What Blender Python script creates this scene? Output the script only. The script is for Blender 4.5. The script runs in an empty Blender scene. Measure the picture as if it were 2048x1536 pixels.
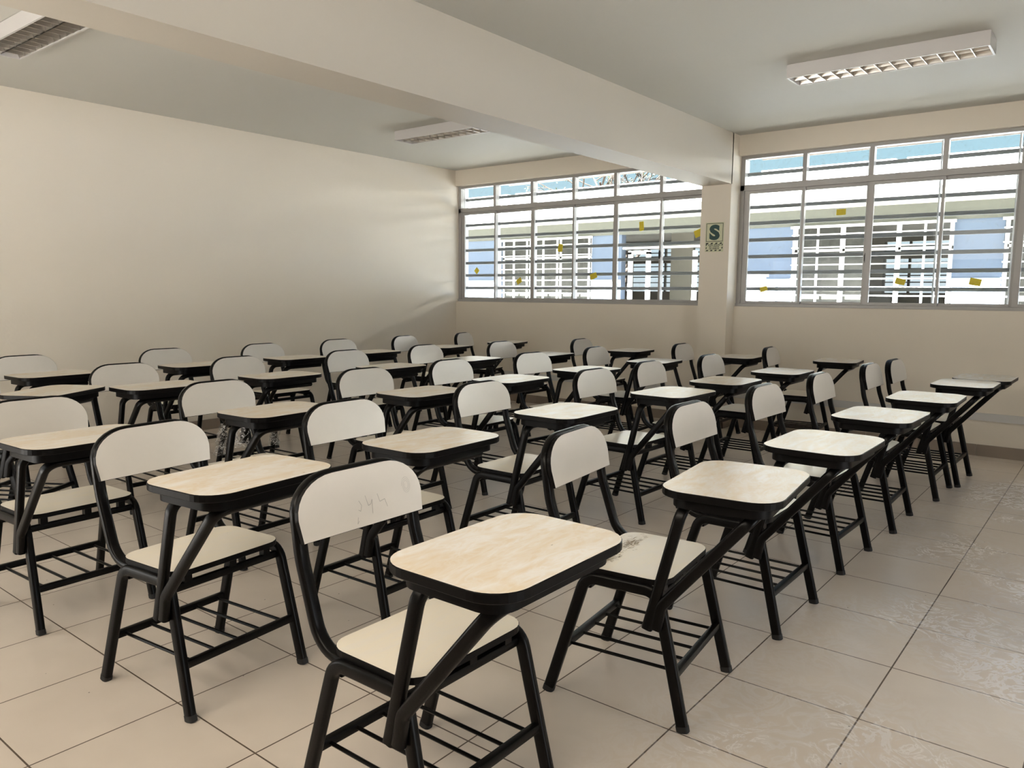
import bpy, bmesh, math, random
from mathutils import Vector, Matrix
random.seed(7)
S = bpy.context.scene
C = S.collection
PI = math.pi

# ------------------------------------------------------------------ materials
def nodes(name):
    m = bpy.data.materials.new(name); m.use_nodes = True
    nt = m.node_tree; b = nt.nodes['Principled BSDF']
    return m, nt, b
def N(nt, t, **kw):
    n = nt.nodes.new(t)
    for k, v in kw.items():
        if hasattr(n, k): setattr(n, k, v)
        else: n.inputs[k.replace('_', ' ')].default_value = v
    return n
def L(nt, a, b): nt.links.new(a, b)
def ramp(nt, src, stops):
    r = nt.nodes.new('ShaderNodeValToRGB'); L(nt, src, r.inputs[0])
    e = r.color_ramp.elements
    while len(e) < len(stops): e.new(0.5)
    for i, (p, c) in enumerate(stops):
        e[i].position = p
        e[i].color = (c, c, c, 1) if not hasattr(c, '__len__') else tuple(c) + (1,)
    return r
def mixc(nt, fac, a, b):
    m = nt.nodes.new('ShaderNodeMix'); m.data_type = 'RGBA'
    if hasattr(fac, 'links') or isinstance(fac, bpy.types.NodeSocket): L(nt, fac, m.inputs[0])
    else: m.inputs[0].default_value = fac
    for s, v in ((6, a), (7, b)):
        if isinstance(v, bpy.types.NodeSocket): L(nt, v, m.inputs[s])
        else: m.inputs[s].default_value = tuple(v) + (1,)
    return m.outputs[2]
def math_(nt, op, a, b=None):
    m = nt.nodes.new('ShaderNodeMath'); m.operation = op
    for s, v in ((0, a), (1, b)):
        if v is None: continue
        if isinstance(v, bpy.types.NodeSocket): L(nt, v, m.inputs[s])
        else: m.inputs[s].default_value = v
    return m.outputs[0]
def wpos(nt):
    return nt.nodes.new('ShaderNodeNewGeometry').outputs['Position']
def simple(name, col, rough=0.5, metal=0.0, spec=0.5, var=0.06, scale=6.0, bump=0.0, bscale=80):
    m, nt, b = nodes(name)
    p = wpos(nt)
    n = N(nt, 'ShaderNodeTexNoise', Scale=scale, Detail=4.0); L(nt, p, n.inputs['Vector'])
    lo = tuple(c * (1 - var) for c in col); hi = tuple(min(1, c * (1 + var)) for c in col)
    L(nt, mixc(nt, n.outputs[0], lo, hi), b.inputs['Base Color'])
    b.inputs['Roughness'].default_value = rough; b.inputs['Metallic'].default_value = metal
    b.inputs['Specular IOR Level'].default_value = spec
    if bump:
        n2 = N(nt, 'ShaderNodeTexNoise', Scale=bscale, Detail=3.0); L(nt, p, n2.inputs['Vector'])
        bp = N(nt, 'ShaderNodeBump', Strength=bump, Distance=0.01); L(nt, n2.outputs[0], bp.inputs['Height'])
        L(nt, bp.outputs[0], b.inputs['Normal'])
    return m

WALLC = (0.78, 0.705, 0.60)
M = {}
M['wall'] = simple('wall_paint', WALLC, 0.55, var=0.03, scale=1.3, bump=0.06, bscale=40)
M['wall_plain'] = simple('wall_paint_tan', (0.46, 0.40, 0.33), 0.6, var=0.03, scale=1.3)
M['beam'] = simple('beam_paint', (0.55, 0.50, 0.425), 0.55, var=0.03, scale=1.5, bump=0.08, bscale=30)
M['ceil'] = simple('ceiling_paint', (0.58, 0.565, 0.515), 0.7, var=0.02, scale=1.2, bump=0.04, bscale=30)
M['base'] = simple('baseboard_tile', (0.30, 0.24, 0.19), 0.3, var=0.12, scale=5)
M['trunk'] = simple('trunking_plastic', (0.62, 0.60, 0.58), 0.35)
M['alu'] = simple('window_aluminium', (0.40, 0.385, 0.37), 0.38, metal=0.2, var=0.04, scale=9)
M['black_part'] = simple('black_plastic', (0.012, 0.012, 0.012), 0.45)
M['steel'] = simple('black_painted_steel', (0.0026, 0.0022, 0.002), 0.32, spec=0.16, var=0.3, scale=30, bump=0.03, bscale=120)
M['edge'] = simple('black_edge_band', (0.003, 0.0026, 0.0026), 0.42, spec=0.12, var=0.2, scale=30)
M['cap'] = simple('rubber_cap', (0.01, 0.01, 0.01), 0.65)
M['lampbox'] = simple('lamp_white_sheet', (0.60, 0.575, 0.56), 0.4, var=0.02)
M['louver'] = simple('lamp_louver_aluminium', (0.62, 0.59, 0.55), 0.32, metal=1.0, var=0.05, scale=14)
M['tube'] = simple('lamp_tube_glass', (0.75, 0.75, 0.74), 0.25)
M['grille'] = simple('grille_white_paint', (0.70, 0.71, 0.74), 0.5, var=0.05)
M['bar'] = simple('grille_paint_backlit', (0.20, 0.21, 0.225), 0.5, var=0.05)  # same white paint as the posts, darkened to look backlit
M['pvc'] = simple('conduit_pvc', (0.80, 0.72, 0.68), 0.5, var=0.15, scale=8)
M['sticker'] = simple('yellow_tape', (0.72, 0.58, 0.03), 0.5, var=0.12, scale=40)
M['sign'] = simple('sign_cream_film', (0.62, 0.62, 0.42), 0.4, var=0.04, scale=20)
M['sign_ink'] = simple('sign_green_ink', (0.006, 0.05, 0.045), 0.4, var=0.1)
M['sign_black'] = simple('sign_black_ink', (0.012, 0.016, 0.01), 0.4, var=0.1)
M['pencil'] = simple('pencil_graphite', (0.36, 0.34, 0.32), 0.6, var=0.2, scale=60)
M['stainm'] = simple('brown_dirt', (0.30, 0.21, 0.11), 0.8, var=0.3, scale=60)
M['x_sunlit'] = simple('outside_blue_wall_sunlit', (0.30, 0.36, 0.46), 0.7, var=0.02)  # the same blue wall, painted paler where the sun strikes it
M['x_upper'] = simple('outside_white_wall_shaded', (0.38, 0.38, 0.45), 0.7, var=0.02)  # white wall; the shade under the fascia is put into this tint
M['x_white'] = simple('outside_white_paint', (0.88, 0.88, 0.90), 0.7, var=0.02)
M['x_grey'] = simple('outside_grey_beam', (0.10, 0.105, 0.093), 0.7, var=0.04)
M['x_canopy'] = simple('outside_canopy_cream', (0.80, 0.78, 0.64), 0.7, var=0.02)
M['x_blue'] = simple('outside_blue_wall', (0.105, 0.142, 0.212), 0.7, var=0.03, scale=1)
M['x_room'] = simple('outside_room_paint', (0.22, 0.21, 0.18), 0.7, var=0.05)
M['x_frame'] = simple('outside_white_frames', (0.85, 0.86, 0.86), 0.5, var=0.02)
M['x_ground'] = simple('courtyard_concrete', (0.17, 0.165, 0.155), 0.85, var=0.08, scale=0.8)
M['bark'] = simple('tree_bark', (0.035, 0.025, 0.02), 0.9, var=0.3, scale=8)
M['leaf'] = simple('tree_leaf', (0.05, 0.06, 0.03), 0.6, var=0.4, scale=4)
M['bush'] = simple('bush_leaf', (0.30, 0.34, 0.06), 0.6, var=0.4, scale=4)
M['pole'] = simple('pole_wood', (0.07, 0.06, 0.045), 0.8, var=0.2, scale=10)

def laminate(name, col, dustcol, dust, rough, marks=0.0, spec=0.5):
    """cream laminate; DUST is how much smeared dust lies on it"""
    m, nt, b = nodes(name)
    oi = nt.nodes.new('ShaderNodeObjectInfo')
    tc = nt.nodes.new('ShaderNodeTexCoord')
    off = N(nt, 'ShaderNodeVectorMath', operation='MULTIPLY_ADD')
    comb = nt.nodes.new('ShaderNodeCombineXYZ')
    L(nt, oi.outputs['Random'], comb.inputs[0]); L(nt, oi.outputs['Random'], comb.inputs[1])
    L(nt, comb.outputs[0], off.inputs[0]); off.inputs[1].default_value = (37, 53, 0); L(nt, tc.outputs['Object'], off.inputs[2])
    mpp = N(nt, 'ShaderNodeMapping'); mpp.inputs['Scale'].default_value = (2.6, 0.8, 1.0); mpp.inputs['Rotation'].default_value = (0, 0, 0.5); L(nt, off.outputs[0], mpp.inputs[0])
    v = mpp.outputs[0]
    n1 = N(nt, 'ShaderNodeTexNoise', Scale=4.0, Detail=3.5, Distortion=1.6); L(nt, v, n1.inputs['Vector'])
    n2 = N(nt, 'ShaderNodeTexNoise', Scale=8.0, Detail=7.0, Distortion=3.0); L(nt, v, n2.inputs['Vector'])
    a = ramp(nt, n1.outputs[0], [(0.40, 0.0), (0.62, 1.0)])
    c = ramp(nt, n2.outputs[0], [(0.42, 0.0), (0.55, 1.0), (0.66, 0.1)])
    f = math_(nt, 'MULTIPLY', math_(nt, 'ADD', math_(nt, 'MULTIPLY', a.outputs[0], 0.7), math_(nt, 'MULTIPLY', c.outputs[0], 0.45)), dust)
    base = mixc(nt, f, col, dustcol)
    if marks:
        vo = N(nt, 'ShaderNodeTexVoronoi', Scale=7.0); L(nt, v, vo.inputs['Vector'])
        sp = ramp(nt, vo.outputs['Distance'], [(0.0, 1.0), (0.018, 1.0), (0.03, 0.0)])
        base = mixc(nt, math_(nt, 'MULTIPLY', sp.outputs[0], marks), base, (0.13, 0.09, 0.06))
    L(nt, base, b.inputs['Base Color'])
    b.inputs['Roughness'].default_value = rough
    b.inputs['Specular IOR Level'].default_value = spec
    return m
M['tablet'] = laminate('tablet_laminate', (0.77, 0.645, 0.48), (0.86, 0.82, 0.77), 0.9, 0.30, 0.9, 0.42)
M['seat'] = laminate('seat_laminate', (0.90, 0.82, 0.68), (0.86, 0.81, 0.74), 0.5, 0.28, 0.6, 0.5)
M['back'] = laminate('back_laminate', (0.77, 0.725, 0.67), (0.72, 0.68, 0.63), 0.3, 0.22, 0.5, 0.8)

def floor_mat():
    m, nt, b = nodes('floor_ceramic_tile')
    p = wpos(nt)
    mp = N(nt, 'ShaderNodeVectorMath', operation='SUBTRACT'); L(nt, p, mp.inputs[0]); mp.inputs[1].default_value = (-0.5917, 2.5712, 0)
    br = nt.nodes.new('ShaderNodeTexBrick'); br.offset = 0.0; br.squash = 1.0
    L(nt, mp.outputs[0], br.inputs['Vector'])
    br.inputs['Scale'].default_value = 1.0; br.inputs['Brick Width'].default_value = 0.45; br.inputs['Row Height'].default_value = 0.45
    br.inputs['Mortar Size'].default_value = 0.0028; br.inputs['Mortar Smooth'].default_value = 0.1; br.inputs['Bias'].default_value = 0.0
    br.inputs['Color1'].default_value = (0.75, 0.66, 0.575, 1); br.inputs['Color2'].default_value = (0.72, 0.635, 0.55, 1)
    br.inputs['Mortar'].default_value = (0.12, 0.085, 0.06, 1)
    cl = N(nt, 'ShaderNodeTexNoise', Scale=3.2, Detail=3.0, Distortion=0.3); L(nt, p, cl.inputs['Vector'])
    clr = ramp(nt, cl.outputs[0], [(0.25, (0.95, 0.945, 0.94)), (0.75, (1.05, 1.05, 1.045))])
    mul = nt.nodes.new('ShaderNodeMix'); mul.data_type = 'RGBA'; mul.blend_type = 'MULTIPLY'; mul.inputs[0].default_value = 1.0
    L(nt, br.outputs[0], mul.inputs[6]); L(nt, clr.outputs[0], mul.inputs[7])
    # swirled dust left by a mop plus painted bluish window glare, strongest at right
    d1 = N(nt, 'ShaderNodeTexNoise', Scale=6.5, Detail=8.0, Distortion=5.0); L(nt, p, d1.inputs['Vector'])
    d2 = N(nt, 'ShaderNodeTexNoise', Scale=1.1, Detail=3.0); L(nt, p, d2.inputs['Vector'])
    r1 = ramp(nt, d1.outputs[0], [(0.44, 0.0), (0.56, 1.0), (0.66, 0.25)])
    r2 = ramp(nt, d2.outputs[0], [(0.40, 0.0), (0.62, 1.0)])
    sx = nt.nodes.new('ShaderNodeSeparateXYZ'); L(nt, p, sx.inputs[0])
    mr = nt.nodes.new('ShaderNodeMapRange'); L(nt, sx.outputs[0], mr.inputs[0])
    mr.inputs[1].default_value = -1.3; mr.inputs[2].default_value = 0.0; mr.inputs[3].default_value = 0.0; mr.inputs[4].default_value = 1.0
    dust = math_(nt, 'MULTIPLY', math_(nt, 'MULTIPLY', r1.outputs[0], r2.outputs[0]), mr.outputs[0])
    col = mixc(nt, math_(nt, 'MULTIPLY', dust, 0.85), mul.outputs[2], (0.90, 0.92, 0.98))  # bluish white carries the window glare along with the dust
    vo = N(nt, 'ShaderNodeTexVoronoi', Scale=9.0); L(nt, p, vo.inputs['Vector'])
    sp = ramp(nt, vo.outputs['Distance'], [(0.0, 1.0), (0.02, 1.0), (0.032, 0.0)])
    col = mixc(nt, math_(nt, 'MULTIPLY', sp.outputs[0], 0.8), col, (0.05, 0.04, 0.03))
    L(nt, col, b.inputs['Base Color'])
    rn = N(nt, 'ShaderNodeTexNoise', Scale=2.0, Detail=5.0, Distortion=1.0); L(nt, p, rn.inputs['Vector'])
    rr = ramp(nt, rn.outputs[0], [(0.3, 0.255), (0.7, 0.265)])
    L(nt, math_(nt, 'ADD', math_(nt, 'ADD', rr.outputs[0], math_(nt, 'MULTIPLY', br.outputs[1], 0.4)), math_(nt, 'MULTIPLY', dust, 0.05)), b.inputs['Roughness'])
    bp = N(nt, 'ShaderNodeBump', Strength=0.35, Distance=0.002); bp.invert = True; L(nt, br.outputs[1], bp.inputs['Height']); L(nt, bp.outputs[0], b.inputs['Normal'])
    return m
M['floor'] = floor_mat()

def glass_mat(name='window_glass', haze=0.05):
    m = bpy.data.materials.new(name); m.use_nodes = True; nt = m.node_tree; nt.nodes.clear()
    out = nt.nodes.new('ShaderNodeOutputMaterial')
    tr = N(nt, 'ShaderNodeBsdfTransparent'); tr.inputs[0].default_value = (0.95, 0.97, 0.96, 1)
    gl = N(nt, 'ShaderNodeBsdfGlossy'); gl.inputs['Roughness'].default_value = 0.01
    df = N(nt, 'ShaderNodeBsdfDiffuse'); df.inputs[0].default_value = (0.85, 0.85, 0.83, 1)
    fr = N(nt, 'ShaderNodeFresnel'); fr.inputs[0].default_value = 1.45
    ge = nt.nodes.new('ShaderNodeNewGeometry'); front = math_(nt, 'SUBTRACT', 1.0, ge.outputs['Backfacing'])
    mx = nt.nodes.new('ShaderNodeMixShader'); L(nt, math_(nt, 'MULTIPLY', fr.outputs[0], front), mx.inputs[0]); L(nt, tr.outputs[0], mx.inputs[1]); L(nt, gl.outputs[0], mx.inputs[2])
    p = wpos(nt)
    n = N(nt, 'ShaderNodeTexNoise', Scale=9.0, Detail=7.0, Distortion=3.0); L(nt, p, n.inputs['Vector'])
    r = ramp(nt, n.outputs[0], [(0.42, 0.15), (0.60, 0.5), (0.70, 1.6)])
    m2 = nt.nodes.new('ShaderNodeMixShader'); L(nt, math_(nt, 'MULTIPLY', r.outputs[0], haze), m2.inputs[0]); L(nt, mx.outputs[0], m2.inputs[1]); L(nt, df.outputs[0], m2.inputs[2])
    L(nt, m2.outputs[0], out.inputs[0])
    return m
M['glass'] = glass_mat()
def wrap_mat():
    m = bpy.data.materials.new('clear_plastic_film'); m.use_nodes = True; nt = m.node_tree; nt.nodes.clear()
    out = nt.nodes.new('ShaderNodeOutputMaterial')
    tr = N(nt, 'ShaderNodeBsdfTransparent')
    gl = N(nt, 'ShaderNodeBsdfGlossy'); gl.inputs['Roughness'].default_value = 0.18; gl.inputs[0].default_value = (0.9, 0.9, 0.9, 1)
    df = N(nt, 'ShaderNodeBsdfDiffuse'); df.inputs[0].default_value = (0.85, 0.83, 0.80, 1)
    p = wpos(nt)
    n = N(nt, 'ShaderNodeTexNoise', Scale=55.0, Detail=4.0, Distortion=2.0); L(nt, p, n.inputs['Vector'])
    r = ramp(nt, n.outputs[0], [(0.44, 0.05), (0.52, 0.25), (0.58, 0.75)])
    m1 = nt.nodes.new('ShaderNodeMixShader'); m1.inputs[0].default_value = 0.3; L(nt, df.outputs[0], m1.inputs[1]); L(nt, gl.outputs[0], m1.inputs[2])
    m2 = nt.nodes.new('ShaderNodeMixShader'); L(nt, r.outputs[0], m2.inputs[0]); L(nt, tr.outputs[0], m2.inputs[1]); L(nt, m1.outputs[0], m2.inputs[2])
    bp = N(nt, 'ShaderNodeBump', Strength=0.3, Distance=0.01); L(nt, n.outputs[0], bp.inputs['Height']); L(nt, bp.outputs[0], gl.inputs['Normal'])
    L(nt, m2.outputs[0], out.inputs[0])
    return m
M['film'] = wrap_mat()
def dark_glass():
    m, nt, b = nodes('outside_window_glass')
    p = wpos(nt)
    n = N(nt, 'ShaderNodeTexNoise', Scale=3.0, Detail=6.0, Distortion=1.0); L(nt, p, n.inputs['Vector'])
    L(nt, mixc(nt, n.outputs[0], (0.03, 0.03, 0.027), (0.09, 0.09, 0.082)), b.inputs['Base Color'])
    b.inputs['Roughness'].default_value = 0.2; b.inputs['Specular IOR Level'].default_value = 0.25
    return m
M['x_glass'] = dark_glass()

# ------------------------------------------------------------------ geometry helpers
def add_box(bm, x0, x1, y0, y1, z0, z1, mi=0):
    v = [bm.verts.new(p) for p in ((x0,y0,z0),(x1,y0,z0),(x1,y1,z0),(x0,y1,z0),(x0,y0,z1),(x1,y0,z1),(x1,y1,z1),(x0,y1,z1))]
    for f in ((3,2,1,0),(4,5,6,7),(0,1,5,4),(1,2,6,5),(2,3,7,6),(3,0,4,7)):
        bm.faces.new([v[i] for i in f]).material_index = mi
def box(*a):
    bm = bmesh.new(); add_box(bm, *a); return bm
def obj(name, bm, mats, parent=None, smooth=False, bevel=0.0):
    if bevel:
        bmesh.ops.bevel(bm, geom=[e for e in bm.edges if len(e.link_faces) == 2 and e.calc_face_angle(0) > 0.6], offset=bevel, segments=2, profile=0.6, affect='EDGES')
    bmesh.ops.recalc_face_normals(bm, faces=bm.faces)
    me = bpy.data.meshes.new(name); bm.to_mesh(me); bm.free()
    if smooth:
        for p in me.polygons: p.use_smooth = True
        try: me.set_sharp_from_angle(angle=math.radians(40))
        except Exception: pass
    for m in (mats if isinstance(mats, (list, tuple)) else [mats]): me.materials.append(m)
    o = bpy.data.objects.new(name, me); C.objects.link(o)
    if parent: o.parent = parent
    return o
def tag(o, label=None, cat=None, group=None, kind=None):
    if label: o['label'] = label
    if cat: o['category'] = cat
    if group: o['group'] = group
    if kind: o['kind'] = kind
    return o
def struct(name, bm, m, **kw): return tag(obj(name, bm, m, **kw), kind='structure')
def empty(name, loc=(0,0,0), rz=0.0):
    o = bpy.data.objects.new(name, None); C.objects.link(o); o.empty_display_size = 0.1
    o.location = loc; o.rotation_euler = (0, 0, rz); return o
def dup(o, parent=None):
    c = o.copy(); C.objects.link(c)
    if parent: c.parent = parent
    for ch in list(o.children): dup(ch, c)
    return c
def rrect(x0, x1, y0, y1, r, n=6, ry=None):
    ry = ry or r; P = []
    for cx, cy, a in ((x1-r,y1-ry,0),(x0+r,y1-ry,90),(x0+r,y0+ry,180),(x1-r,y0+ry,270)):
        for i in range(n+1):
            t = math.radians(a + 90*i/n); P.append((cx + r*math.cos(t), cy + ry*math.sin(t)))
    return P
def slab(bm, poly, fn, t0, t1, mi_top=0, mi_side=1, mi_bot=0, ch=0.0):
    """extrude a 2D outline between t0 and t1; fn(u, v, t) -> 3D.  ch rounds the rim a little"""
    n = len(poly)
    cx = sum(p[0] for p in poly)/n; cy = sum(p[1] for p in poly)/n
    def ring(t, inset):
        out = []
        for i in range(n):
            a = poly[i-1]; b = poly[(i+1) % n]; d = Vector((b[0]-a[0], b[1]-a[1]))
            d = d.normalized() if d.length else Vector((1,0))
            nx, ny = d.y, -d.x
            out.append(bm.verts.new(fn(poly[i][0]-nx*inset, poly[i][1]-ny*inset, t)))
        return out
    if ch: rs = [ring(t0, ch), ring(t0+ch, 0), ring(t1-ch, 0), ring(t1, ch)]
    else: rs = [ring(t0, 0), ring(t1, 0)]
    for a, b in zip(rs, rs[1:]):
        for i in range(n):
            bm.faces.new((a[i], a[(i+1)%n], b[(i+1)%n], b[i])).material_index = mi_side
    bm.faces.new(rs[-1]).material_index = mi_top
    bm.faces.new(rs[0][::-1]).material_index = mi_bot
def fillet(pts, r, n=6):
    """round the inner corners of a polyline; r number or list"""
    P = [Vector(p) for p in pts]; out = [P[0]]
    for i in range(1, len(P)-1):
        ri = r[i-1] if isinstance(r, (list, tuple)) else r
        a = (P[i-1]-P[i]); b = (P[i+1]-P[i])
        ang = a.angle(b); t = min(ri/math.tan(ang/2), a.length*0.49, b.length*0.49); rr = t*math.tan(ang/2)
        a.normalize(); b.normalize(); c = P[i] + (a+b).normalized()*(rr/math.sin(ang/2))
        s = P[i]+a*t - c; e = P[i]+b*t - c
        om = s.angle(e)
        for k in range(n+1):
            out.append(c + (s*math.sin((1-k/n)*om) + e*math.sin(k/n*om))/math.sin(om))
    out.append(P[-1]); return out
def sweep(bm, path, w, d, side=(0,1,0), rc=0.35, seg=3, mi=0):
    """rounded-rectangle tube: w across SIDE, d across the other direction"""
    path = [Vector(p) for p in path]; side = Vector(side).normalized()
    sec = rrect(-w/2, w/2, -d/2, d/2, min(w, d)*rc, seg)
    rings = []; m = len(path)
    for i, p in enumerate(path):
        t = (path[min(i+1, m-1)] - path[max(i-1, 0)]).normalized()
        s = side - t*side.dot(t)
        if s.length < 1e-4: s = t.orthogonal()
        s.normalize(); side = s
        o = t.cross(s)
        rings.append([bm.verts.new(p + s*u + o*v) for u, v in sec])
    k = len(sec)
    for a, b in zip(rings, rings[1:]):
        for i in range(k): bm.faces.new((a[i], a[(i+1)%k], b[(i+1)%k], b[i])).material_index = mi
    bm.faces.new(rings[0][::-1]); bm.faces.new(rings[-1])
def rod(bm, a, b, r, n=8):
    a, b = Vector(a), Vector(b); t = (b-a).normalized(); s = t.orthogonal().normalized(); o = t.cross(s)
    R = [[bm.verts.new(p + (s*math.cos(2*PI*i/n) + o*math.sin(2*PI*i/n))*r) for i in range(n)] for p in (a, b)]
    for i in range(n): bm.faces.new((R[0][i], R[0][(i+1)%n], R[1][(i+1)%n], R[1][i]))
    bm.faces.new(R[0][::-1]); bm.faces.new(R[1])

# ------------------------------------------------------------------ room shell
XL, XR = -7.08, 4.15
YW, YB = 7.68, -0.62          # inner faces of the window wall and of the wall behind the camera
CZ, SILL, LINT = 2.955, 1.252, 2.756
PX = [(-3.519, -3.206), (0.35, 0.663)]   # columns
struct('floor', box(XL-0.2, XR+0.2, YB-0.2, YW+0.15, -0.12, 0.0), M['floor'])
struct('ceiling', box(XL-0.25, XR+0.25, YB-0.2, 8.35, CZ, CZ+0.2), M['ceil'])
struct('wall_left', box(XL-0.2, XL, YB-0.2, YW+0.17, 0.0, CZ), M['wall'])
bm = bmesh.new(); add_box(bm, XR, XR+0.2, YB-0.2, 1.0, 0.0, CZ); add_box(bm, XR, XR+0.2, 3.6, YW+0.17, 0.0, CZ); add_box(bm, XR, XR+0.2, 1.0, 3.6, 2.3, CZ)
struct('wall_right', bm, M['wall_plain'])
bm = bmesh.new()
add_box(bm, XL, XR, YW, YW+0.15, 0.0, SILL)
add_box(bm, XL, XR, YW-0.015, YW+0.15, LINT, CZ)
struct('wall_far', bm, M['wall'])
for i, (a, b) in enumerate(PX):
    struct('column' if i == 0 else 'column.001', box(a, b, 7.50, YW+0.17, 0.0, CZ), M['wall'])
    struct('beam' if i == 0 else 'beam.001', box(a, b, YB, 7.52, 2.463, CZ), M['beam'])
# wall behind the camera with the doorway to the corridor
bm = bmesh.new()
add_box(bm, XL, -5.9, YB-0.15, YB, 0.0, CZ)
add_box(bm, -3.6, XR, YB-0.15, YB, 0.0, 1.9)
add_box(bm, -3.6, -3.0, YB-0.15, YB, 1.9, CZ)
add_box(bm, 0.3, XR, YB-0.15, YB, 1.9, CZ)
add_box(bm, -3.0, 0.3, YB-0.15, YB, 2.7, CZ)
add_box(bm, -5.9, -3.6, YB-0.15, YB, 2.15, CZ)
struct('wall_near', bm, M['wall_plain'])
# baseboards: rows of tile with joints, and cable trunking
def baseboard(name, along, lo, hi, f, sgn, skip=()):
    bm = bmesh.new(); p = lo
    while p < hi - 0.01:
        q = min(p+0.447, hi)
        if along == 'x': add_box(bm, p, q, min(f, f+sgn*0.012), max(f, f+sgn*0.012), 0.0, 0.1)
        else: add_box(bm, min(f, f+sgn*0.012), max(f, f+sgn*0.012), p, q, 0.0, 0.1)
        p = q + 0.003
    struct(name, bm, M['base'])
baseboard('baseboard_left', 'y', YB, YW-0.012, XL, 1)
bm = bmesh.new()
for lo, hi, f in ((XL+0.012, -3.519, YW), (-3.531, -3.194, 7.50), (-3.206, 0.35, YW), (0.663, XR, YW)):
    p = lo
    while p < hi-0.01:
        q = min(p+0.447, hi); add_box(bm, p, q, f-0.012, f, 0.0, 0.1); p = q+0.003
add_box(bm, -3.531, -3.519, 7.488, YW-0.012, 0.0, 0.1); add_box(bm, -3.206, -3.194, 7.488, YW-0.012, 0.0, 0.1)
struct('baseboard_far', bm, M['base'])
for i, (a, b) in enumerate(((XL, -3.519), (-3.206, 0.35))):
    o = obj('cable_trunking' if i == 0 else 'cable_trunking.001', box(a+0.01, b-0.001, YW-0.022, YW-0.001, 0.31, 0.375), M['trunk'], bevel=0.003)
    tag(o, ('grey plastic cable trunking low on the wall left of the column' if i == 0 else 'grey plastic cable trunking low on the wall right of the column'), 'cable trunking', 'cable trunking under the windows')

# ------------------------------------------------------------------ windows
def window(idx, x0, x1, mull, handles):
    """aluminium window of six sliding sashes under six fixed top lights"""
    W0, W1 = 7.725, 7.795
    root = tag(empty('window_%d' % idx, ((x0+x1)/2, 7.76, SILL)), kind='structure')
    def add(name, bm, m, parent=root, **kw):
        bmesh.ops.translate(bm, verts=bm.verts, vec=-Vector(root.location)); return obj(name, bm, m, parent, **kw)
    zt0, zt1 = 2.412, 2.470
    bm = bmesh.new()
    add_box(bm, x0, x1, W0, W1, LINT-0.032, LINT)               # head
    add_box(bm, x0, x1, W0-0.015, W1, SILL, SILL+0.03)          # sill track
    add_box(bm, x0, x1, W0, W1, zt0, zt1)                       # transom
    add_box(bm, x0, x0+0.045, W0, W1, SILL+0.03, LINT-0.032); add_box(bm, x1-0.045, x1, W0, W1, SILL+0.03, LINT-0.032)
    for x in mull: add_box(bm, x-0.020, x+0.020, W0, W1, zt1, LINT-0.032)
    add('frame', bm, M['alu'], bevel=0.003)
    bm = bmesh.new()
    add_box(bm, x0, x1, YW+0.001, W0+0.02, SILL-0.012, SILL+0.004)
    xs = [x0+0.045] + list(mull) + [x1-0.045]
    for k in range(6):
        a, b = xs[k], xs[k+1]
        yc = 7.748 if k % 2 == 0 else 7.774
        wl = 0.055 if k == 0 else 0.024; wr = 0.055 if k == 5 else 0.024
        if k % 2 == 1: wr = 0.048
        if k % 2 == 0 and k: wl = 0.048
        aa, bb = a-(0.012 if k else 0), b+(0.012 if k < 5 else 0)
        bm = bmesh.new(); z0, z1 = SILL+0.03, zt0
        add_box(bm, aa, aa+wl, yc-0.012, yc+0.012, z0, z1); add_box(bm, bb-wr, bb, yc-0.012, yc+0.012, z0, z1)
        add_box(bm, aa+wl, bb-wr, yc-0.012, yc+0.012, z0, z0+0.026); add_box(bm, aa+wl, bb-wr, yc-0.012, yc+0.012, z1-0.032, z1)
        s = add('sash', bm, M['alu'], bevel=0.002)
        add('pane', box(aa+wl, bb-wr, yc-0.002, yc+0.002, z0+0.026, z1-0.032), M['glass'], s)
        for (hk, side, z) in handles:
            if hk == k:
                hx = aa+wl/2 if side == 'l' else bb-wr/2
                bm = bmesh.new(); add_box(bm, hx-0.008, hx+0.008, yc-0.024, yc-0.012, z-0.045, z+0.045); add_box(bm, hx-0.014, hx+0.014, yc-0.018, yc-0.012, z-0.03, z+0.03)
                add('handle', bm, M['black_part'], s, bevel=0.002)
        l, r = (x0+0.045 if k == 0 else mull[k-1]+0.020), (x1-0.045 if k == 5 else mull[k]-0.020)
        add('top_pane', box(l, r, 7.758, 7.762, zt1, LINT-0.032), M['glass'])
    return root
MU1 = [-6.46, -5.865, -5.25, -4.68, -4.10]
MU2 = [-2.57, -1.965, -1.365, -0.785, -0.20]
MU3 = [1.24, 1.82, 2.40, 2.98, 3.56]
window(1, XL, -3.519, MU1, [(1, 'r', 1.72), (4, 'r', 1.80)])
window(2, -3.206, 0.35, MU2, [(1, 'r', 1.72), (3, 'l', 1.36)])
window(3, 0.663, XR, MU3, [])

# white security grilles outside the windows
def grille(x0, x1, mull, label, first):
    g = empty('window_grille' if first else 'window_grille.001', ((x0+x1)/2, 7.87, SILL))
    def add(name, bm, m=M['grille'], **kw):
        bmesh.ops.translate(bm, verts=bm.verts, vec=-Vector(g.location)); return obj(name, bm, m, g, **kw)
    for x in [x0+0.012] + [m-0.05 for m in mull] + [x1-0.012]:
        add('post', box(x-0.006, x+0.006, 7.835, 7.905, SILL-0.05, LINT-0.02))
    for z in (2.590, 2.258, 2.096, 1.928, 1.760, 1.597, 1.431):
        bm = bmesh.new(); sweep(bm, [(x0+0.012, 7.868, z), (x1-0.012, 7.868, z)], 0.034, 0.036, (0,1,0), 0.3, 3); add('bar', bm, M['bar'], smooth=True)
    tag(g, label, 'window grille', 'security grilles outside the windows')
grille(XL+0.0, -3.519, MU1, 'white barred security grille outside the left window', True)
grille(-3.206, 0.35, MU2, 'white barred security grille outside the right window', False)
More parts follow.
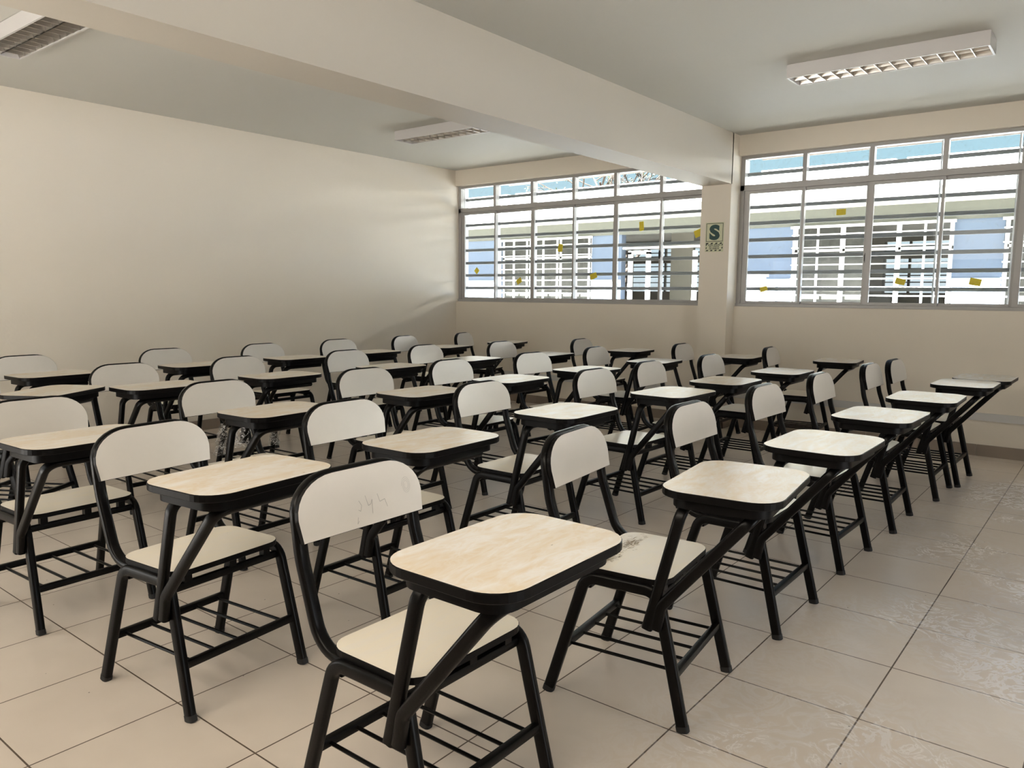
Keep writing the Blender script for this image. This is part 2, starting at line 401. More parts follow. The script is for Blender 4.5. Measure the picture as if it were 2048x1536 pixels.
for i, (a, b) in enumerate(((-6.45, -3.7), (-3.10, 0.1))):
    bm = bmesh.new(); rod(bm, (a, 8.02, 2.768), (b, 8.02, 2.772), 0.022, 10)
    for k in range(4):
        x = a + (b-a)*(k+0.15)/4; add_box(bm, x, x+0.025, 8.005, 8.035, 2.78, CZ)
    tag(obj('hanging_pipe' if i == 0 else 'hanging_pipe.001', bm, M['pvc'], smooth=True), 'pale pipe hung under the eave outside the %s window' % ('left' if i == 0 else 'right'), 'pipe', 'pipes under the eave')

# yellow tape scraps stuck on the panes
TAPES = [(-6.774, 1.655, 0.066, 0.066, 45, 'small yellow diamond tape scrap on the first pane of the left window'),
 (-6.086, 1.519, 0.085, 0.062, 30, 'yellow tape scrap low on the second pane of the left window'),
 (-5.439, 1.912, 0.066, 0.092, -8, 'yellow tape scrap halfway up the third pane of the left window'),
 (-4.976, 1.574, 0.092, 0.066, 18, 'tilted yellow tape scrap low on the fourth pane of the left window'),
 (-4.340, 2.119, 0.056, 0.100, 4, 'upright yellow tape scrap high on the fifth pane of the left window'),
 (-3.655, 2.022, 0.120, 0.075, 20, 'yellow tape scrap half hidden by the column beside the sign'),
 (-2.223, 2.154, 0.085, 0.055, 0, 'level yellow tape scrap high on the right window'),
 (-2.925, 1.429, 0.075, 0.046, 15, 'yellow tape scrap low at the left end of the right window'),
 (-1.666, 1.501, 0.085, 0.055, -14, 'yellow tape scrap low on the third pane of the right window'),
 (-1.077, 1.495, 0.090, 0.060, -12, 'yellow tape scrap low on the fourth pane of the right window')]
for i, (x, z, w, h, a, lab) in enumerate(TAPES):
    bm = bmesh.new(); fn = lambda u, v, t: (u, t, v)
    ww, hh = w/2, h/2
    slab(bm, [(-ww, -hh), (-ww*0.2, -hh*1.05), (ww, -hh*0.95), (ww*1.03, hh*0.1), (ww, hh), (-ww*0.95, hh), (-ww, hh*0.2)], fn, -0.0006, 0.0006, 0, 0, 0)
    MUa = MU1 if x < -3.4 else MU2; k = sum(1 for m in MUa if m < x)
    o = obj('tape_scrap' if i == 0 else 'tape_scrap.%03d' % i, bm, M['sticker'])
    o.location = (x, (7.748 if k % 2 == 0 else 7.774)-0.0028, z); o.rotation_euler = (0, math.radians(-a), 0)
    tag(o, lab, 'tape', 'yellow tape scraps on the window glass')

# ------------------------------------------------------------------ safety sign on the column
def text_bm(txt, size, bold=0.0, sx=1.0):
    cu = bpy.data.curves.new('t', 'FONT'); cu.body = txt; cu.size = size; cu.align_x = 'CENTER'; cu.align_y = 'CENTER'; cu.offset = bold; cu.extrude = 0.0004; cu.resolution_u = 4
    o = bpy.data.objects.new('t', cu); C.objects.link(o); dg = bpy.context.evaluated_depsgraph_get(); dg.update()
    me = bpy.data.meshes.new_from_object(o.evaluated_get(dg)); bm = bmesh.new(); bm.from_mesh(me)
    bpy.data.objects.remove(o); bpy.data.meshes.remove(me); bpy.data.curves.remove(cu)
    xs = [v.co.x for v in bm.verts]; ys = [v.co.y for v in bm.verts]; cx = (min(xs)+max(xs))/2; cy = (min(ys)+max(ys))/2
    for v in bm.verts:
        x, y, z = v.co; v.co = ((x-cx)*sx, -z, y-cy)
    return bm, (max(xs)-min(xs))*sx, max(ys)-min(ys)
sg = empty('safety_sign', (-3.363, 7.4995, 1.947))
tag(sg, 'cream sign with a big green S on the column between the windows', 'sign')
def sput(name, bm, m, x=0, y=0, z=0):
    bmesh.ops.translate(bm, verts=bm.verts, vec=(x, y, z)); return obj(name, bm, m, sg)
sput('panel', box(-0.098, 0.098, -0.0015, 0, -0.147, 0.147), M['sign'])
def frame_bm(x0, x1, z0, z1, t, y0, y1):
    bm = bmesh.new()
    add_box(bm, x0, x1, y0, y1, z1-t, z1); add_box(bm, x0, x1, y0, y1, z0, z0+t); add_box(bm, x0, x0+t, y0, y1, z0+t, z1-t); add_box(bm, x1-t, x1, y0, y1, z0+t, z1-t); return bm
sput('border', frame_bm(-0.090, 0.090, -0.045, 0.138, 0.005, -0.0022, -0.0014), M['sign_black'])
bm, w, h = text_bm('S', 0.2, 0.012, 1.0)
k = 0.155/h
for v in bm.verts: v.co.x *= 0.112/w; v.co.z *= k
sput('letter', bm, M['sign_ink'], 0, -0.0018, 0.047)
bm = bmesh.new()                                                      # striped border of the lower panel
def stripe(bm, p): 
    vs = [bm.verts.new((x, -0.0022, z)) for x, z in p]; vs2 = [bm.verts.new((x, -0.0014, z)) for x, z in p]
    bm.faces.new(vs); bm.faces.new(vs2[::-1])
    for i in range(len(p)): bm.faces.new((vs[i], vs[i-1], vs2[i-1], vs2[i]))
for k in range(4):
    x = -0.090 + k*0.048
    stripe(bm, [(x, -0.070), (x+0.022, -0.070), (x+0.032, -0.056), (x+0.010, -0.056)] if k else [(x, -0.075), (x+0.022, -0.070), (x+0.030, -0.056), (x, -0.056)])
    x = -0.090 + k*0.046
    stripe(bm, [(x, -0.139), (x+0.022, -0.139), (x+0.030, -0.127), (x+0.008, -0.127)])
for z in (-0.120, -0.090):
    stripe(bm, [(-0.090, z), (-0.080, z+0.008), (-0.080, z+0.024), (-0.090, z+0.018)])
    stripe(bm, [(0.080, z), (0.090, z+0.008), (0.090, z+0.024), (0.080, z+0.018)])
sput('striped_border', bm, M['sign_black'])
for txt, z in (('ZONA SEGURA', -0.079), ('EN CASOS', -0.097), ('DE SISMOS', -0.115)):
    bm, w, h = text_bm(txt, 0.017, 0.0006, 1.0)
    k = {'ZONA SEGURA': 0.138}.get(txt, 0.105)/w
    for v in bm.verts: v.co.x *= k
    sput('lettering', bm, M['sign_black'], 0, -0.0018, z)

# ------------------------------------------------------------------ ceiling lights
def ceiling_light():
    r = empty('ceiling_light')
    Lx, Wy, Hh = 1.215, 0.245, 0.092
    x0, x1, y0, y1 = -Lx/2, Lx/2, -Wy/2, Wy/2
    bm = bmesh.new()
    add_box(bm, x0, x1, y0, y0+0.012, -Hh, -0.004); add_box(bm, x0, x1, y1-0.012, y1, -Hh, -0.004)
    add_box(bm, x0, x0+0.012, y0+0.012, y1-0.012, -Hh, -0.004); add_box(bm, x1-0.012, x1, y0+0.012, y1-0.012, -Hh, -0.004)
    add_box(bm, x0+0.006, x1-0.006, y0+0.006, y1-0.006, -0.012, 0.0)
    obj('housing', bm, M['lampbox'], r)
    # parabolic reflector troughs, two long cells
    for s in (-1, 1):
        bm = bmesh.new(); yc = s*(Wy/4-0.004); hw = Wy/4-0.008
        prof = [(-1, -0.086), (-0.8, -0.05), (-0.5, -0.025), (0, -0.016), (0.5, -0.025), (0.8, -0.05), (1, -0.086)]
        a = [bm.verts.new((x0+0.014, yc+hw*u, z)) for u, z in prof]; b = [bm.verts.new((x1-0.014, yc+hw*u, z)) for u, z in prof]
        for i in range(len(prof)-1): bm.faces.new((a[i], b[i], b[i+1], a[i+1]))
        o = obj('reflector', bm, M['louver'], r, smooth=True)
        for k in range(13):
            bm = bmesh.new(); x = x0 + 0.014 + (k+0.5)*(Lx-0.028)/13 + 0.0
            if k == 0: continue
            x = x0 + 0.014 + k*(Lx-0.028)/13
            P = [(-1, -0.0895), (1, -0.0895), (0.8, -0.055), (0, -0.045), (-0.8, -0.055)]
            v1 = [bm.verts.new((x-0.0025, yc+hw*u, z)) for u, z in P]; v2 = [bm.verts.new((x+0.0025, yc+hw*u, z)) for u, z in P]
            bm.faces.new(v1); bm.faces.new(v2[::-1])
            for i in range(5): bm.faces.new((v1[i], v1[i-1], v2[i-1], v2[i]))
            obj('louver_blade', bm, M['louver'], o)
        bm = bmesh.new(); rod(bm, (x0+0.03, yc, -0.036), (x1-0.03, yc, -0.036), 0.009, 10); obj('tube', bm, M['tube'], r, smooth=True)
    return r
cl = ceiling_light(); cl.location = (-1.393, 5.665, CZ)
tag(cl, 'long white louvered ceiling light hanging alone above the right window bay', 'ceiling light', 'louvered ceiling lights')
c2 = dup(cl); c2.location = (-5.25, 5.575, CZ); tag(c2, 'white louvered ceiling light near the left window, its end hidden by the beam', 'ceiling light', 'louvered ceiling lights')
c3 = dup(cl); c3.location = (-5.22, 1.995, CZ); tag(c3, 'white louvered ceiling light cut off by the upper left corner of the photo', 'ceiling light', 'louvered ceiling lights')

# ------------------------------------------------------------------ tablet-arm chair
def make_chair():
    r = empty('tablet_arm_chair')
    st = M['steel']
    # seat board
    bm = bmesh.new(); slab(bm, rrect(-0.152, 0.170, -0.222, 0.222, 0.065), lambda u, v, t: (u, v, t), 0.449, 0.468, 0, 1, 1, 0.0015)
    obj('seat', bm, [M['seat'], M['edge']], r)
    # backrest board, leaning back
    zb, zt, xb, xt = 0.714, 0.880, -0.235, -0.271
    h = math.hypot(zt-zb, xt-xb); dx, dz = (xt-xb)/h, (zt-zb)/h
    P = [(0.217, 0.0)]
    P += [(0.225, h*0.35)]
    for i in range(9):
        t = math.radians(90*i/8); P.append((0.225-0.130+0.130*math.cos(t), h-0.105+0.105*math.sin(t)))
    P = P + [(-a, b) for a, b in reversed(P)]
    def bf(u, v, t): return (xb+dx*v - dz*(0.016-t), u, zb+dz*v + dx*(0.016-t))
    bm = bmesh.new(); slab(bm, P, bf, 0.0, 0.016, 0, 1, 0, 0.0012)
    obj('backrest', bm, [M['back'], M['edge']], r)
    # back frame: one bent tube from under the seat up and round behind the board
    def bp(y, s): return (xb+dx*s-0.031, y, zb+dz*s-0.004)
    half = [(0.02, 0.206, 0.437), (-0.185, 0.206, 0.437), (-0.262, 0.206, 0.665)]
    up = fillet(half + [bp(0.206, 0.06)], [0.10, 0.3], 7)
    arc = []
    for i in range(1, 9):
        t = math.radians(90*i/8); arc.append(Vector(bp(0.206-0.118+0.118*math.cos(t), h-0.095-0.010+0.095*math.sin(t))))
    side = up + arc
    path = side + [Vector((p.x, -p.y, p.z)) for p in reversed(side)]
    bm = bmesh.new(); sweep(bm, path, 0.036, 0.028, (0,1,0), 0.34, 3); obj('back_frame', bm, st, r, smooth=True)
    # legs: two bent tubes a side meeting under the seat
    for s in (-1, 1):
        for kind in ('f', 'r'):
            y1 = s*0.222; y0 = s*0.234
            if kind == 'f': pts = [(0.243, y0, 0.002), (0.141, y1, 0.432), (-0.0, y1, 0.432)]
            else: pts = [(-0.243, y0, 0.002), (-0.114, y1, 0.432), (0.0, y1, 0.432)]
            bm = bmesh.new(); sweep(bm, fillet(pts, 0.055, 6), 0.027, 0.038, (0, 1, 0), 0.32, 3)
            leg = obj('leg', bm, st, r, smooth=True)
            p0, p1 = Vector(pts[0]), Vector(pts[1]); d = (p1-p0).normalized()
            bm = bmesh.new(); sweep(bm, [p0-d*0.002, p0+d*0.018], 0.029, 0.040, (0,1,0), 0.32, 3); obj('foot_cap', bm, M['cap'], leg)
    # cross rails under the seat with spacer blocks
    for x, nb in ((0.132, 3), (-0.105, 0)):
        bm = bmesh.new(); sweep(bm, [(x, -0.215, 0.405), (x, 0.215, 0.405)], 0.022, 0.026, (1,0,0), 0.25, 2); obj('seat_rail', bm, st, r, smooth=True)
        for k in range(nb):
            y = (-0.155, 0.02, 0.165)[k]; obj('seat_bracket', box(x-0.012, x+0.012, y-0.014, y+0.014, 0.416, 0.450), st, r)
    # lower book rack
    for x in (0.2035, -0.191):
        bm = bmesh.new(); sweep(bm, [(x, -0.224, 0.172), (x, 0.224, 0.172)], 0.024, 0.026, (1,0,0), 0.2, 2); obj('rack_rail', bm, st, r, smooth=True)
    for k in range(5):
        y = -0.188 + 0.094*k; bm = bmesh.new(); rod(bm, (-0.195, y, 0.170), (0.207, y, 0.170), 0.0058, 8); obj('rack_rod', bm, st, r, smooth=True)
    # writing tablet
    tb = rrect(0.159, 0.521, -0.335, 0.179, 0.090, 8)
    bm = bmesh.new(); slab(bm, tb, lambda u, v, t: (u, v, t), 0.772, 0.795, 0, 1, 1, 0.002); obj('writing_tablet', bm, [M['tablet'], M['edge']], r)
    bm = bmesh.new()
    o1 = rrect(0.192, 0.486, -0.300, 0.145, 0.06, 6); o2 = rrect(0.202, 0.476, -0.290, 0.135, 0.05, 6); n = len(o1)
    rings = [[bm.verts.new((x, y, z)) for x, y in q] for q, z in ((o1, 0.772), (o1, 0.737), (o2, 0.737), (o2, 0.772))]
    for a, b in zip(rings, rings[1:]):
        for i in range(n): bm.faces.new((a[i], a[(i+1)%n], b[(i+1)%n], b[i]))
    obj('tablet_apron', bm, M['edge'], r, smooth=True)
    ya = -0.252
    for pts, rad in (([(0.120, ya, 0.318), (0.222, ya, 0.724), (0.222, 0.105, 0.724)], [0.045]),
                     ([(0.150, ya, 0.322), (0.164, ya, 0.402), (0.432, ya, 0.724), (0.432, 0.105, 0.724)], [0.05, 0.045])):
        bm = bmesh.new(); sweep(bm, fillet(pts, rad, 6), 0.027, 0.035, (0, 1, 0), 0.34, 3); obj('tablet_arm', bm, st, r, smooth=True)
    return r

# id: (x, y, heading, label)
CHAIRS = {
2: (-1.406, 1.414, 0.007, 'nearest tablet-arm chair, with pencil scribbles on its backrest and smeared dust on its tablet'),
3: (-1.270, 2.342, 0.117, 'tablet-arm chair just behind the foreground one in the right-hand line, brown stain on its seat'),
6: (-1.251, 3.219, 0.007, 'tablet-arm chair third from the camera in the right-hand line beside the open floor'),
9: (-1.258, 4.145, -0.022, 'tablet-arm chair fourth from the camera in the right-hand line beside the open floor'),
13: (-1.227, 5.024, 0.018, 'tablet-arm chair fifth from the camera in the right-hand line beside the open floor'),
18: (-1.168, 5.993, -0.005, 'tablet-arm chair crowding the last one of the right-hand line, on its camera side'),
19: (-1.121, 6.522, -0.016, 'farthest tablet-arm chair of the right-hand line beside the open floor'),
1: (-2.519, 1.400, 0.103, 'tablet-arm chair in the left foreground, its seat and four feet fully in view'),
5: (-2.467, 2.235, 0.027, 'tablet-arm chair directly behind the scribbled foreground chair, second from the camera in its line'),
8: (-2.493, 3.212, 0.020, 'tablet-arm chair third from the camera in the line second from the open floor'),
12: (-2.427, 4.249, -0.021, 'tablet-arm chair fourth from the camera in the line second from the open floor'),
17: (-2.446, 5.035, 0.022, 'tablet-arm chair fifth from the camera in the line second from the open floor'),
23: (-2.385, 5.956, 0.015, 'tablet-arm chair sixth from the camera in the line second from the open floor'),
27: (-2.352, 7.237, 0.092, 'tablet-arm chair set against the wall just right of the column, under the right window'),
4: (-3.559, 1.365, 0.046, 'tablet-arm chair at the left edge of the photo, nearest the camera in the middle line'),
7: (-3.586, 2.284, 0.058, 'tablet-arm chair second from the camera in the middle line, behind the left foreground chair'),
11: (-3.545, 3.277, -0.004, 'tablet-arm chair third from the camera in the middle line'),
16: (-3.593, 4.143, 0.026, 'tablet-arm chair fourth from the camera in the middle line'),
22: (-3.568, 5.079, -0.053, 'tablet-arm chair fifth from the camera in the middle line'),
26: (-3.551, 6.065, 0.080, 'tablet-arm chair sixth from the camera in the middle line, turned towards the windows'),
30: (-3.185, 7.075, 0.046, 'tablet-arm chair standing in front of the foot of the column'),
34: (-5.134, 1.695, 0.570, 'tablet-arm chair turned askew at the left edge, only its tablet and legs showing'),
10: (-4.944, 2.405, 0.014, 'tablet-arm chair second from the camera in the line second from the bare left wall'),
15: (-4.914, 3.234, 0.037, 'tablet-arm chair with clear plastic film still wrapped round its legs'),
21: (-4.841, 4.203, 0.024, 'tablet-arm chair fourth from the camera in the line second from the bare left wall'),
25: (-4.846, 5.141, 0.041, 'tablet-arm chair fifth from the camera in the line second from the bare left wall'),
29: (-4.676, 6.053, 0.032, 'tablet-arm chair sixth from the camera in the line second from the bare left wall'),
32: (-4.348, 7.033, 0.095, 'tablet-arm chair against the wall under the middle of the left window'),
14: (-6.101, 2.221, 0.065, 'tablet-arm chair along the bare left wall, backrest cut by the left edge of the photo'),
20: (-6.043, 3.260, 0.020, 'second tablet-arm chair in view along the bare left wall, counted from the camera'),
24: (-6.030, 4.184, 0.013, 'third tablet-arm chair in view along the bare left wall, counted from the camera'),
28: (-6.073, 5.099, -0.002, 'fourth tablet-arm chair in view along the bare left wall, counted from the camera'),
31: (-6.071, 6.073, 0.157, 'fifth tablet-arm chair along the bare left wall, one before the far corner'),
33: (-6.080, 7.091, 0.283, 'tablet-arm chair turned askew in the far left corner under the left window'),
}
proto = make_chair(); placed = {}; first = True
for i, (x, y, a, lab) in CHAIRS.items():
    o = proto if first else dup(proto); first = False
    o.location = (x, y, 0); o.rotation_euler = (0, 0, a); placed[i] = o
    tag(o, lab, 'chair', 'tablet-arm school chairs')

# ------------------------------------------------------------------ daylight, sky, camera are below; outside next
struct('ground', box(-60, 40, YB-40, 60, -0.3, -0.14), M['x_ground'])
struct('eave_sun_block', box(XL-0.25, XR+0.25, YB-2.6, YB-0.2, CZ, CZ+0.2), M['ceil'])  # unseen slab added to keep direct sun out of the rear openings
FY = 16.0
bl = empty('school_building', (-6, FY, -0.14))
tag(bl, 'long pale blue school building across the courtyard, white barred windows and flat canopy', 'building')
def bput(name, bm, m, parent=None, **kw):
    bmesh.ops.translate(bm, verts=bm.verts, vec=-Vector(bl.location)); return obj(name, bm, m, parent or bl, **kw)
openings = [(-13.16, -10.30), (-9.48, -7.15), (-5.48, -2.60), (-1.83, 1.1)]
bm = bmesh.new(); x = -40.0
WT, WS = 2.74, 0.95
for (a, b) in openings + [(25, 25)]:
    add_box(bm, x, a, FY, FY+0.2, -0.14, WT); x = b
for i, (a, b) in enumerate(openings):
    if i != 1: add_box(bm, a, b, FY, FY+0.2, -0.14, WS)
bput('wall', bm, M['x_blue'])
bm = bmesh.new(); x = -40.0
for k, (a, b) in enumerate(openings + [(25, 25)]):
    add_box(bm, x, a, FY-0.012, FY, -0.14, 1.70)
    if k not in (1, 4): add_box(bm, a, b, FY-0.012, FY, -0.14, WS-0.01)
    x = b
bput('sunlit_wall_band', bm, M['x_sunlit'])  # lower wall skin whose paler colour stands in for sunlight
bput('top_beam', box(-40, 25, FY-0.02, FY+0.22, WT, 3.06), M['x_grey'])
bput('canopy', box(-40, 25, FY-0.85, FY+0.2, 3.06, 3.14), M['x_canopy'])
bput('upper_wall', box(-40, 25, FY-0.05, FY+0.2, 3.14, 3.84), M['x_upper'])
bm = bmesh.new(); x = -40.0
for g0, g1 in ((-12.68, -12.42), (-6.43, -6.08), (-3.58, -3.39), (25, 25.1)):
    add_box(bm, x, g0, FY-0.32, FY-0.05, 3.36, 3.86); x = g1
bput('fascia', bm, M['x_white'])
bput('floor_slab', box(-40, 25, FY+0.2, FY+7, -0.14, 0.0), M['x_room'])
bm = bmesh.new(); xs = [-40.0]
FO = [(-9.3, -6.3), (-5.4, -1.9), (-14.5, -10.4)]
bz0, bz1 = 1.55, 2.62
x = -40.0
for a, b in sorted(FO) + [(25, 25)]:
    add_box(bm, x, a, FY+7, FY+7.15, 0, 3.06); x = b
for a, b in FO: add_box(bm, a, b, FY+7, FY+7.15, 0, bz0-0.1); add_box(bm, a, b, FY+7, FY+7.15, bz1+0.2, 3.06); add_box(bm, a, b, FY+7, FY+7.15, 2.36, 2.48)
bput('rear_wall', bm, M['x_room'])
bput('roof', box(-40, 25, FY+0.2, FY+7.4, 3.06, 3.3), M['x_room'])
for a, b in FO:
    bm = bmesh.new(); k = a
    while k < b: add_box(bm, k, k+0.06, FY+7.02, FY+7.1, bz0-0.1, bz1+0.2); k += 0.62
    for z in (1.72, 1.9, 2.08, 2.24, 2.56, 2.68): add_box(bm, a, b, FY+7.03, FY+7.07, z, z+0.03)
    bput('rear_window', bm, M['x_grey'])
for i, (a, b) in enumerate(openings):
    if i == 1:
        bm = bmesh.new()
        for k, (x, w) in enumerate(((-9.31, 0.09), (-8.84, 0.09), (-7.68, 0.09), (-7.2, 0.09))): add_box(bm, x, x+w, FY+0.02, FY+0.1, -0.14, 2.33)
        add_box(bm, -9.31, -8.75, FY+0.02, FY+0.1, 2.28, 2.36); add_box(bm, a, b, FY+0.04, FY+0.1, 2.40, 2.45)
        add_box(bm, -9.31, -8.75, FY+0.02, FY+0.1, 1.14, 1.22)
        bput('door_frame', bm, M['x_frame'])
        bput('inner_wall', box(a, -8.85, FY+2.5, FY+2.6, 0, 3.06), M['x_room'])
        continue
    if i == 0: vs = [-13.12, -12.66, -12.23, -11.71, -11.28, -10.75, -10.34]
    elif i == 2: vs = [-5.44, -4.97, -4.52, -4.0, -3.52, -3.06, -2.64]
    else: vs = [-1.79, -1.35, -0.9, -0.4, 0.1, 0.6, 1.06]
    bm = bmesh.new()
    for x in vs: add_box(bm, x-0.018, x+0.018, FY-0.08, FY-0.04, WS-0.05, WT)
    for z in (2.56, 2.31, 2.13, 1.97, 1.69, 1.53, 1.37, 1.2, 1.03): add_box(bm, a, b, FY-0.085, FY-0.05, z-0.012, z+0.012)
    add_box(bm, a-0.03, b+0.03, FY-0.09, FY-0.03, WT-0.05, WT)
    g = bput('window_bars', bm, M['x_frame'])
    bm = bmesh.new()
    for x in vs[::2]: add_box(bm, x-0.03, x+0.03, FY+0.08, FY+0.13, WS, WT)
    add_box(bm, a, b, FY+0.08, FY+0.13, 2.23, 2.28); add_box(bm, a, b, FY+0.08, FY+0.13, WS, WS+0.05)
    bput('window_frame', bm, M['x_frame'])
    if i != 2: bput('window_glass', box(a, b, FY+0.10, FY+0.11, WS, WT), M['x_glass'])
    else: bput('window_glass', box(a, -4.05, FY+0.10, FY+0.11, WS, WT), M['x_glass'])
# planter pedestal and pole outside, trees beyond
bm = bmesh.new(); add_box(bm, -6.02, -5.68, FY-1.2, FY-0.86, -0.14, 1.72); add_box(bm, -6.06, -5.64, FY-1.24, FY-0.82, 1.72, 1.80)
tag(obj('gate_pillar', bm, M['x_white']), 'short white masonry pillar seen low at the left of the right window', 'pillar')
bm = bmesh.new(); rod(bm, (-6.02, 15.0, -0.14), (-6.10, 15.0, 3.9), 0.035, 8)
tag(obj('wooden_pole', bm, M['pole'], smooth=True), 'thin upright pole before the blue building, left end of the right window', 'pole')
def tree(name, base, hgt, spread, label, nleaf, leafm, seed, lean=(0,0)):
    rnd = random.Random(seed); r = empty(name, base); tag(r, label, 'tree')
    bm = bmesh.new(); tips = []
    def br(p, d, l, w, lev):
        q = p + d*l; path = [p, p.lerp(q, 0.5)+Vector((rnd.uniform(-1,1), rnd.uniform(-1,1), rnd.uniform(-1,1)))*l*0.06, q]
        sweep(bm, path, w, w, (1, 0, 0), 0.45, 2)
        if lev == 0: tips.append(q); return
        for k in range(3 if lev > 1 else 4):
            nd = (d + Vector((rnd.uniform(-1,1)*spread, rnd.uniform(-1,1)*spread*0.6, rnd.uniform(-0.35,0.7)))).normalized()
            br(p.lerp(q, rnd.uniform(0.55, 1.0)), nd, l*rnd.uniform(0.55, 0.8), w*0.6, lev-1)
            if lev == 1: tips.append(p.lerp(q, rnd.random()))
    br(Vector((0,0,0)), Vector((lean[0], lean[1], 1)).normalized(), hgt*0.5, 0.2, 5)
    obj('trunk', bm, M['bark'], r)
    bm = bmesh.new()
    for k in range(nleaf):
        p = rnd.choice(tips) + Vector((rnd.gauss(0,0.16), rnd.gauss(0,0.16), rnd.gauss(0,0.16)))
        a = Vector((rnd.gauss(0,1), rnd.gauss(0,1), rnd.gauss(0,1))).normalized(); b = a.orthogonal().normalized(); s = rnd.uniform(0.03, 0.06)
        bm.faces.new([bm.verts.new(p + a*s*u + b*s*0.45*v) for u, v in ((-1,0),(0,1),(1,0),(0,-1))])
    tag(obj('foliage', bm, leafm, r), kind='stuff')
tree('bare_tree', (-15.2, 25.5, -0.14), 7.8, 1.15, 'bare leaning tree with thin twigs above the roof across the courtyard', 900, M['leaf'], 5, (0.08, 0))

# plastic film round the legs of one chair
def film(parent, pts, r0, seed, amp=0.012, seg=14):
    rnd = random.Random(seed); bm = bmesh.new(); rings = []
    P = [Vector(pts[0]).lerp(Vector(pts[1]), k/9) for k in range(10)]
    for k, p in enumerate(P):
        rr = r0*(1+0.35*rnd.random()); rings.append([bm.verts.new(p+Vector((math.cos(2*PI*i/seg)*rr+rnd.uniform(-amp,amp), math.sin(2*PI*i/seg)*rr+rnd.uniform(-amp,amp), rnd.uniform(-0.006,0.006)))) for i in range(seg)])
    for a, b in zip(rings, rings[1:]):
        for i in range(seg): bm.faces.new((a[i], a[(i+1)%seg], b[(i+1)%seg], b[i]))
    o = obj('plastic_film', bm, M['film'], parent); o['label'] = 'crumpled clear plastic film'
ch = placed[15]
film(ch, ((-0.120, -0.223, 0.42), (-0.185, -0.229, 0.19)), 0.030, 3)
film(ch, ((0.128, -0.252, 0.45), (0.122, -0.252, 0.29)), 0.045, 4, 0.016)
film(ch, ((-0.120, 0.223, 0.42), (-0.185, 0.229, 0.19)), 0.032, 6)
film(ch, ((0.132, 0.10, 0.41), (0.134, 0.21, 0.405)), 0.026, 8, 0.010)

# marks on the nearest chair and its neighbour
def stroke(bm, fn, pts, w):
    for a, b in zip(pts, pts[1:]):
        a, b = Vector(a), Vector(b); d = (b-a)
        if d.length < 1e-6: continue
        n = Vector((-d.y, d.x)).normalized()*w/2
        bm.faces.new([bm.verts.new(fn(*q)) for q in (a-n, b-n, b+n, a+n)])
zb, zt, xb, xt = 0.714, 0.880, -0.235, -0.271
h_ = math.hypot(zt-zb, xt-xb); dx, dz = (xt-xb)/h_, (zt-zb)/h_
def onback(u, v): return (xb+dx*v + dz*0.0006, u, zb+dz*v - dx*0.0006)
def scr(pts, w=0.0013, name='pencil_stroke'):
    bm = bmesh.new(); stroke(bm, onback, [(-a, b) for a, b in pts], w); obj(name, bm, M['pencil'], placed[2])
scr([(0.02, 0.075), (0.012, 0.06), (0.018, 0.045), (0.025, 0.05)]); scr([(-0.005, 0.085), (-0.012, 0.055), (-0.022, 0.058), (-0.028, 0.07), (-0.024, 0.03)])
scr([(-0.05, 0.082), (-0.056, 0.058), (-0.075, 0.062), (-0.082, 0.038)]); scr([(0.03, 0.03), (0.035, 0.012), (0.028, 0.02)])
scr([(-0.165+0.018*math.cos(t*0.5)*(1-t/60), 0.085+0.026*math.sin(t*0.5)*(1-t/60)) for t in range(0, 40)], 0.0006, 'pencil_spiral')
bm = bmesh.new(); rnd = random.Random(9)
for k in range(190):
    if k < 130: u, v = rnd.gauss(-0.085, 0.018), rnd.gauss(0.065, 0.045)
    else: u, v = rnd.gauss(-0.075, 0.012), rnd.gauss(-0.105, 0.035)
    l = rnd.uniform(0.005, 0.018); a = rnd.gauss(1.0, 0.5)
    stroke(bm, lambda p, q: (p, q, 0.4692), [(u, v), (u+l*math.cos(a), v+l*math.sin(a))], 0.0017)
o = obj('seat_stain', bm, M['stainm'], placed[3]); o['label'] = 'scattered brown dirt marks'

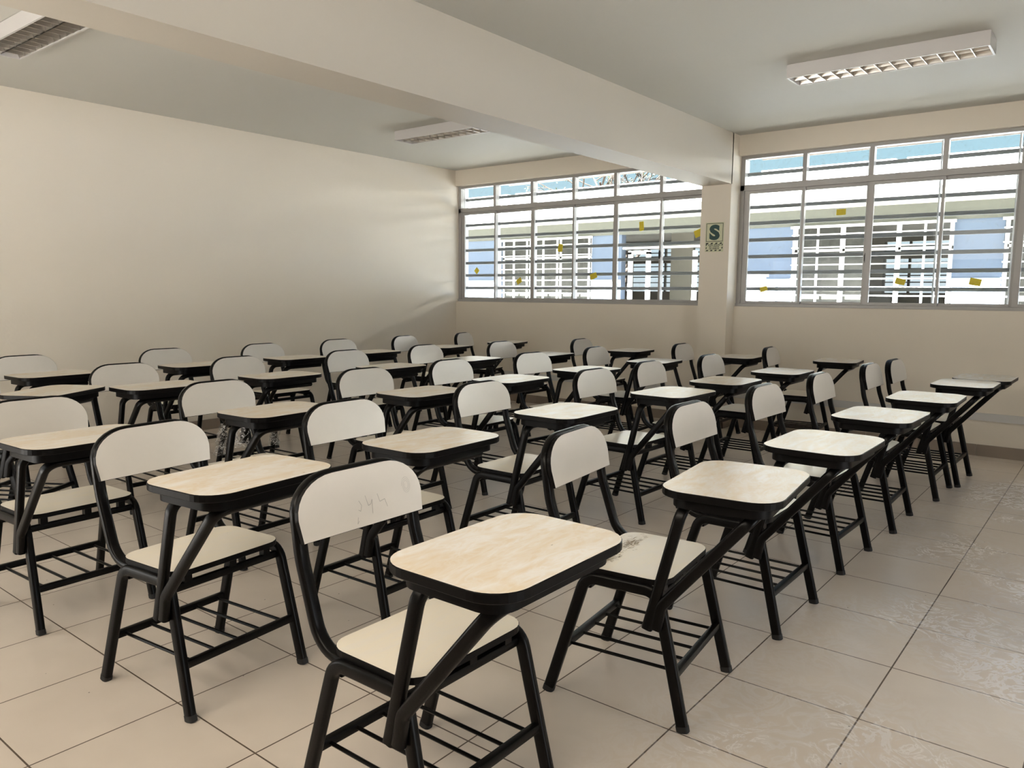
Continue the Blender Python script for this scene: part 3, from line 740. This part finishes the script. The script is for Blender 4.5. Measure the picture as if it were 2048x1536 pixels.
# ------------------------------------------------------------------ light
w = bpy.data.worlds.new('sky'); S.world = w; w.use_nodes = True; nt = w.node_tree
bg = nt.nodes['Background']
tc = nt.nodes.new('ShaderNodeTexCoord'); sx = nt.nodes.new('ShaderNodeSeparateXYZ'); L(nt, tc.outputs['Generated'], sx.inputs[0])
r = ramp(nt, sx.outputs[2], [(0.0, (0.80, 0.90, 0.98)), (0.16, (0.55, 0.84, 1.0)), (0.6, (0.28, 0.55, 0.95))])
L(nt, r.outputs[0], bg.inputs[0]); bg.inputs[1].default_value = 0.72
sun = bpy.data.lights.new('sun', 'SUN'); sun.energy = 112.0; sun.angle = 0.009; sun.color = (1.0, 0.98, 0.95)
so = bpy.data.objects.new('sun', sun); C.objects.link(so)
el, az = math.radians(58), math.radians(18)     # from behind the camera, high
dirv = Vector((math.sin(az)*math.cos(el), math.cos(az)*math.cos(el), -math.sin(el)))
so.rotation_euler = dirv.to_track_quat('-Z', 'Y').to_euler()
def area(name, loc, sx_, sy_, power, col, rot, spread=PI):
    a = bpy.data.lights.new(name, 'AREA'); a.shape = 'RECTANGLE'; a.size = sx_; a.size_y = sy_; a.energy = power; a.color = col; a.spread = spread
    o = bpy.data.objects.new(name, a); C.objects.link(o); o.location = loc; o.rotation_euler = rot
area('corridor_daylight', (-4.75, YB-0.12, 1.1), 2.2, 2.0, 11, (1.0, 0.89, 0.76), (math.radians(72), 0, 0))
area('near_desk_fill', (-1.35, YB-0.16, 2.3), 3.2, 0.75, 20, (1.0, 0.88, 0.73), (math.radians(42), 0, 0), 2.0)  # fill lamp added behind the camera to lift the near desks and floor
area('left_wall_fill', (XR+0.22, 2.3, 1.3), 2.6, 2.0, 28, (0.96, 0.97, 1.0), (math.radians(68), 0, math.radians(90)), 2.2)  # fill lamp added in an unseen side opening to brighten left wall and floor

# ------------------------------------------------------------------ camera
f, yaw, pitch, roll, H = 1547.3, 0.6724, 0.1175, 0.0079, 0.45/0.328
cy, sy = math.cos(yaw), math.sin(yaw)
fw = Vector((-sy*math.cos(pitch), cy*math.cos(pitch), -math.sin(pitch))); rt = Vector((cy, sy, 0)); up = rt.cross(fw)
c, s = math.cos(roll), math.sin(roll); r2 = rt*c + up*s; u2 = up*c - rt*s
cam = bpy.data.cameras.new('camera'); cam.sensor_width = 36; cam.sensor_fit = 'HORIZONTAL'; cam.lens = f/2048*36; cam.clip_start = 0.05; cam.clip_end = 300
co = bpy.data.objects.new('camera', cam); C.objects.link(co)
co.matrix_world = Matrix(((r2.x, u2.x, -fw.x, 0), (r2.y, u2.y, -fw.y, 0), (r2.z, u2.z, -fw.z, H), (0, 0, 0, 1)))
S.camera = co
vs = S.view_settings; vs.view_transform = 'Standard'; vs.look = 'None'; vs.gamma = 1.0; vs.use_curve_mapping = False; vs.exposure = 0.38
S.cycles.use_denoising = True
